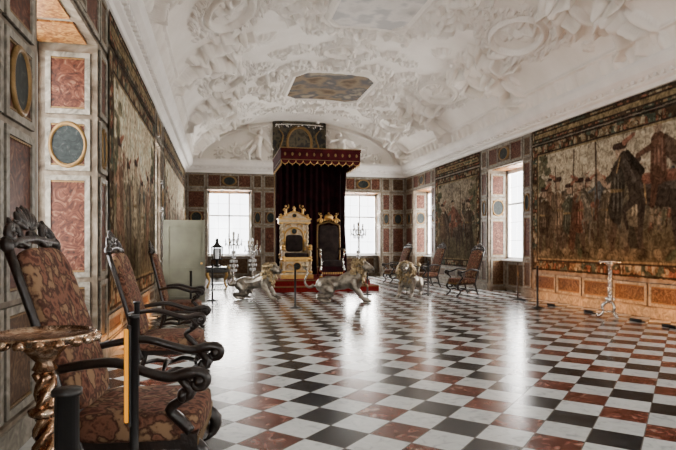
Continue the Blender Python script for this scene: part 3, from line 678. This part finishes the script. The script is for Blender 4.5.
mb.box((0,-.02,.68),(.98,.84,.09),GOLD); mb.sup((0,-.06,.78),(.42,.34,.09),DKVELV,e=.4)
mb.box((0,.36,1.35),(.86,.07,1.2),CREAM); Bm=frameM((0,.325,0),(1,0,0),(0,-1,0))
mb.sup((0,.33,1.2),(.3,.03,.3),DKVELV,e=.35); 
arch=[(.33*math.cos(a),1.45+.3*math.sin(a)) for a in np.linspace(0,pi,13)]
mb.tube([(.33,.31,.9)]+[(x,.31,z) for x,z in arch]+[(-.33,.31,.9)],.03,GOLD,None,8,1)
medal(mb,Bm,0,1.62,.1,.1,DARKM,GOLD); 
for s in(-1,1):
    for k in range(3): medal(mb,Bm,s*.38,1.0+k*.3,.035,.05,GOLD,GOLD)
    mb.tube([(s*.1,.3,1.82),(s*.2,.3,1.87),(s*.3,.3,1.82),(s*.26,.3,1.77)],[.02,.024,.02,.012],GOLD)
mb.box((0,.32,1.98),(1.12,.24,.1),CREAM); mb.box((0,.31,2.05),(1.18,.28,.04),GOLD); mb.box((0,.31,1.92),(1.14,.26,.03),GOLD)
mb.prism([(-.5,2.07),(.5,2.07),(.3,2.2),(0,2.3),(-.3,2.2)],.26,.38,CREAM); mb.tube([(-.5,.25,2.09),(-.3,.25,2.2),(0,.25,2.31),(.3,.25,2.2),(.5,.25,2.09)],.025,GOLD)
medal(mb,frameM((0,.26,0),(1,0,0),(0,-1,0)),0,2.17,.08,.07,DARKM,GOLD)
for x in(-.47,.47): mb.lathe([(.06,2.07),(.07,2.12),(.03,2.16),(.05,2.2),(0,2.24)],GOLD,T(x,.3,0)); 
figurine(mb,T(-.3,.3,2.22),.8,GOLD); figurine(mb,T(.3,.3,2.22)@R(180,'Z'),.8,GOLD); mb.lathe([(.05,2.28),(.07,2.33),(.03,2.38),(.06,2.43),(.0,2.52)],GOLD,T(0,.3,0))
mb.build('coronation_throne',(2.55,18.75,.36))
mb=MB()  # queen's silver throne
mb.sup((0,-.05,.5),(.4,.38,.12),DKVELV,e=.35); mb.box((0,-.03,.4),(.76,.7,.1),SILVER)
mb.box((0,-.39,.3),(.74,.02,.24),VELVET); 
for i in range(12): mb.ell((-.34+i*.062,-.4,.17),(.02,.012,.04),GOLD,None,6)
mb.sup((0,.32,1.22),(.37,.06,.62),DKVELV,e=.35)
mb.tube([(-.4,.31,.3),(-.41,.31,1.0),(-.4,.31,1.7),(-.36,.31,1.86),(-.15,.31,1.92),(0,.31,1.97),(.15,.31,1.92),(.36,.31,1.86),(.4,.31,1.7),(.41,.31,1.0),(.4,.31,.3)],.028,OLDG)
for s in(-1,1):
    pts=[(s*(.3+.1*(1-i/14)*math.cos(i*.6)),.3,1.98+.1*(1-i/14)*math.sin(i*.6)) for i in range(14)]
    mb.tube(pts,[.03-.0013*i for i in range(14)],GOLD,None,6,2)
    for k in range(4): mb.ell((s*(.06+k*.08),.3,2.06-k*.02),(.03,.03,.06),GOLD)
    figurine(mb,T(s*.28,.3,2.08)@R(0 if s>0 else 180,'Z'),.5,GOLD)
    mb.tube([(s*.4,.28,1.0),(s*.42,.0,1.0),(s*.42,-.25,.97),(s*.42,-.4,.98),(s*.42,-.44,.92),(s*.42,-.38,.88)],[.035,.035,.035,.045,.035,.025],SILVER)
    mb.tube([(s*.42,-.34,.93),(s*.41,-.38,.8),(s*.38,-.3,.68),(s*.38,-.36,.55),(s*.38,-.36,.4)],[.03,.04,.03,.035,.035],SILVER)
    mb.tube([(s*.38,-.36,.42),(s*.41,-.4,.28),(s*.36,-.34,.14),(s*.4,-.4,.035)],[.045,.05,.035,.04],SILVER); mb.ell((s*.4,-.4,.045),(.06,.06,.045),GOLD)
    mb.tube([(s*.38,.3,.4),(s*.38,.34,.2),(s*.38,.4,.03)],[.04,.035,.03],SILVER)
mb.tube([(-.38,-.34,.16),(0,-.34,.22),(.38,-.34,.16)],.025,SILVER)
mb.lathe([(.13,2.03),(.15,2.08),(.16,2.16),(.11,2.22),(.03,2.25),(.035,2.28),(0,2.31)],GOLD,T(0,.3,0),16)
mb.build('silver_throne',(3.78,18.75,.36))
# ------------------------------------------------------------------ lions
def lion(name,loc,rz,k=1.0,headturn=-25):
    mb=MB(); G=LIONB
    mb.tube([(-.62,0,.46),(-.4,0,.5),(-.1,0,.5),(.15,0,.58),(.36,0,.68),(.48,0,.84)],[.15,.2,.18,.22,.21,.15],G,None,14)
    mb.ell((.3,0,.55),(.22,.2,.24),G,None,16); mb.ell((-.5,0,.45),(.22,.2,.2),G,None,16)
    for s in(-1,1):
        mb.tube([(.28,s*.14,.6),(.3,s*.18,.42),(.42,s*.19,.26),(.5,s*.2,.12),(.58,s*.2,.055)],[.13,.1,.07,.055,.06],G,None,12)
        mb.ell((.62,s*.2,.055),(.1,.07,.055),G)
        for t in(-1,0,1): mb.ell((.7,s*.2+t*.04,.04),(.04,.024,.04),G,None,8)
        mb.tube([(-.52,s*.13,.46),(-.34,s*.22,.32),(-.28,s*.23,.26)],[.19,.14,.09],G,None,12)
        mb.tube([(-.28,s*.23,.26),(-.48,s*.23,.18),(-.68,s*.22,.17)],[.09,.065,.055],G,None,12)
        mb.tube([(-.68,s*.22,.17),(-.6,s*.22,.08),(-.5,s*.22,.05)],[.055,.05,.055],G,None,12); mb.ell((-.43,s*.22,.05),(.1,.065,.05),G)
        for t in(-1,0,1): mb.ell((-.35,s*.22+t*.038,.038),(.035,.023,.036),G,None,8)
    mb.tube([(-.75,0,.45),(-.9,0,.4),(-1.0,.03,.55),(-.92,.05,.75),(-.98,.04,.9)],[.05,.035,.03,.028,.03],G,None,10); mb.ell((-1.0,.04,.95),(.06,.055,.09),G)
    Hd=T(.56,0,.93)@R(headturn,'Z')
    mb.ell((0,0,0),(.16,.14,.15),G,Hd,18); mb.tube([(.05,0,-.02),(.2,0,-.045)],[.1,.075],G,Hd,12); mb.ell((.2,0,-.04),(.07,.08,.06),G,Hd)
    mb.ell((.15,0,-.12),(.09,.055,.03),G,Hd); mb.ell((.13,0,.03),(.09,.035,.035),G,Hd)
    for s in(-1,1):
        mb.ell((.11,s*.06,.065),(.05,.04,.025),G,Hd); mb.ell((-.01,s*.13,.13),(.03,.04,.05),G,Hd); mb.ell((.2,s*.045,-.05),(.05,.04,.04),G,Hd)
    o=mb.build(name,(loc[0],loc[1],0),rz); o.scale=(k,k,k)
    r=o.modifiers.new('r','REMESH'); r.mode='VOXEL'; r.voxel_size=.018; r.use_smooth_shade=True
    sm=o.modifiers.new('s','SMOOTH'); sm.iterations=4; sm.factor=.5
    m2=MB(); rnd=random.Random(4)
    for i in range(150):   # curled mane locks
        a=rnd.uniform(0,2*pi); d=rnd.uniform(0,1); r0=.14+.1*d
        x=.02-.3*d; yy=math.sin(a)*r0; zz=math.cos(a)*r0*1.05-.12*d
        p=Vector((x,yy,zz)); out=Vector((-.25,math.sin(a),math.cos(a)*.9-.35)).normalized()
        q=p+out*.06; e=q+Vector((.02,rnd.uniform(-.03,.03),-.07)); f=e+Vector((.03,rnd.uniform(-.02,.02),.0))
        m2.tube([tuple(p),tuple(q),tuple(e),tuple(f)],[.04,.036,.026,.01],LIONM,Hd,6,2)
    for i in range(40):    # chest locks
        x=.42+rnd.uniform(-.12,.12); yy=rnd.uniform(-.15,.15); z=rnd.uniform(.48,.75); m2.tube([(x,yy,z),(x+.08,yy*1.1,z-.03),(x+.09,yy*1.1,z-.1)],[.045,.035,.01],LIONM,None,6,2)
    for s in(-1,1):
        m2.ell((.14,s*.055,.035),(.018,.018,.018),BLACK,Hd,8); m2.ell((-.02,s*.14,.14),(.025,.03,.04),LIONM,Hd,8)
    m2.ell((.275,0,-.01),(.02,.032,.02),BLACK,Hd,8); m2.ell((.225,0,-.09),(.03,.04,.012),BLACK,Hd,8)
    for i in range(14): a=rnd.uniform(0,6.28); m2.tube([(-1.0,.04,.9),(-1.0+.06*math.cos(a),.04+.05*math.sin(a),.95),(-1.0+.02*math.cos(a),.04,1.05)],[.02,.025,.006],LIONM,None,6,2)
    m2.build('mane',parent=o)
    return o
lion('lion_statue',(1.0,15.15),math.radians(-28),.9,-10)
lion('lion_statue.001',(3.15,13.95),math.radians(-8),1.0,-20)
lion('lion_statue.002',(5.45,15.2),math.radians(-125),.92,10)
# ------------------------------------------------------------------ candelabra, lantern table
def candelabrum(name,loc,H=1.9,n=6):
    mb=MB(); mb.lathe([(0,0),(.22,0),(.22,.03),(.16,.06),(.1,.12),(.05,.2),(.035,.4),(.06,.5),(.03,.56),(.025,.9),(.055,1.0),(.025,1.08),(.02,H-.35),(.05,H-.3),(.02,H-.22),(.03,H-.12),(0,H-.1)],SILVER)
    for lv,(z,r) in enumerate(((H-.4,.3),(H-.2,.2))):
        for i in range(n):
            a=2*pi*i/n+lv*.4; c,s=math.cos(a),math.sin(a)
            mb.tube([(0,0,z),(c*r*.4,s*r*.4,z-.07),(c*r*.8,s*r*.8,z-.04),(c*r,s*r,z+.06)],.016,SILVER)
            mb.lathe([(.01,0),(.035,.015),(.035,.02),(.014,.02),(.014,.12),(0,.125)],CREAM,T(c*r,s*r,z+.06),8)
            mb.ell((c*r,s*r,z-.04),(.022,.022,.06),CRYS,None,8); mb.ell((c*r*.6,s*r*.6,z-.14),(.022,.022,.06),CRYS,None,8)
    for q in range(5):
        for i in range(8):
            a=2*pi*i/8+q*.3; rr=.1+.05*math.sin(q*1.3); mb.ell((rr*math.cos(a),rr*math.sin(a),.55+q*.17),(.03,.03,.06),CRYS,None,6)
    mb.ell((0,0,H-.02),(.05,.05,.08),CRYS); return mb.build(name,loc)
candelabrum('candelabrum',(.5,20.8,0),1.95); candelabrum('candelabrum.001',(5.35,20.9,0),2.35); candelabrum('candelabrum.002',(1.25,21.6,0),1.7)
mb=MB()
mb.sup((0,0,.72),(.42,.34,.03),WOOD,e=.4); mb.box((0,0,.62),(.7,.55,.14),WOOD)
for x in(-.3,.3):
    for y in(-.22,.22): mb.tube([(x,y,.58),(x*1.1,y*1.1,.45),(x*.85,y*.85,.25),(x*1.1,y*1.1,.03)],[.045,.05,.03,.04],GOLD)
mb.box((0,0,.16),(.55,.42,.04),WOOD)
mb.lathe([(.14,.75),(.16,.78),(.05,.84),(.04,.95),(.1,1.0)],BLACK,None,12)
for i in range(6):
    a=pi/3*i; mb.tube([(.16*math.cos(a),.16*math.sin(a),1.0),(.19*math.cos(a),.19*math.sin(a),1.4)],.018,BLACK,None,6,1)
mb.lathe([(.13,1.02),(.16,1.38),(.0,1.39)],CRYS,None,6,False); mb.lathe([(0,.99),(.19,.99),(.19,1.02),(0,1.03)],BLACK,None,12); mb.lathe([(.22,1.4),(.2,1.44),(.09,1.52),(.05,1.62),(.06,1.68),(0,1.76)],BLACK,None,12)
mb.build('lantern_table',(-.1,19.4,0))
# ------------------------------------------------------------------ door leaf
mb=MB(); DM=T(XL+.06,14.72,0)
mb.box((.53,0,1.08),(1.05,.06,2.14),DOORP,DM)
for s in(-1,1):
    for z0,h in((.15,.75),(1.0,1.0)):
        for (cx_,cz,w,hh) in ((.53,z0,.8,.03),(.53,z0+h,.8,.03),(.13,z0+h/2,.03,h),(.93,z0+h/2,.03,h)): mb.box((cx_,s*.035,cz),(w,.02,hh),DOORP,DM)
    mb.ell((.97,s*.08,1.02),(.03,.03,.03),GOLD,DM); mb.box((.97,s*.045,1.02),(.02,.05,.02),GOLD,DM)
mb.build('door_1')
# ------------------------------------------------------------------ uplights
def uplight(i,x,y,nx,e=60):
    mb=MB(); mb.box((-nx*.04,0,.03),(.02,.3,.06),BLACK); mb.box((0,0,.01),(.1,.3,.02),BLACK)
    o=mb.build('floor_uplight'+('' if i==0 else '.%03d'%i),(x,y,0))
    l=bpy.data.lights.new('uplight_lamp','AREA'); l.shape='RECTANGLE'; l.size=.05; l.size_y=.26; l.energy=e; l.color=(1,.38,.08)
    lo=bpy.data.objects.new('uplight_lamp',l); bpy.context.collection.objects.link(lo); lo.parent=o; lo.location=(0,0,.035)
    lo.rotation_euler=Vector((nx,0,.75)).to_track_quat('-Z','Y').to_euler()
for i,(x,y,n,e) in enumerate([(8.0,8.4,1,30),(8.0,9.2,1,30),(8.0,10.6,1,32),(8.0,12.0,1,32),(8.0,13.3,1,28),(-1.2,8.6,-1,18),(-1.2,11.8,-1,22)]): uplight(i,x,y,n,e)
# ------------------------------------------------------------------ world, camera
w=bpy.data.worlds.new('sky'); bpy.context.scene.world=w; w.use_nodes=True
w.node_tree.nodes['Background'].inputs[0].default_value=(.95,.97,1,1); w.node_tree.nodes['Background'].inputs[1].default_value=8
cam=bpy.data.cameras.new('cam'); co=bpy.data.objects.new('camera',cam); bpy.context.collection.objects.link(co)
cam.sensor_width=36; cam.lens=36*545/676; cam.shift_y=20/676; cam.clip_start=.05
co.location=(0,0,1.5); co.rotation_euler=(pi/2,0,-math.atan(118/545))
bpy.context.scene.camera=co
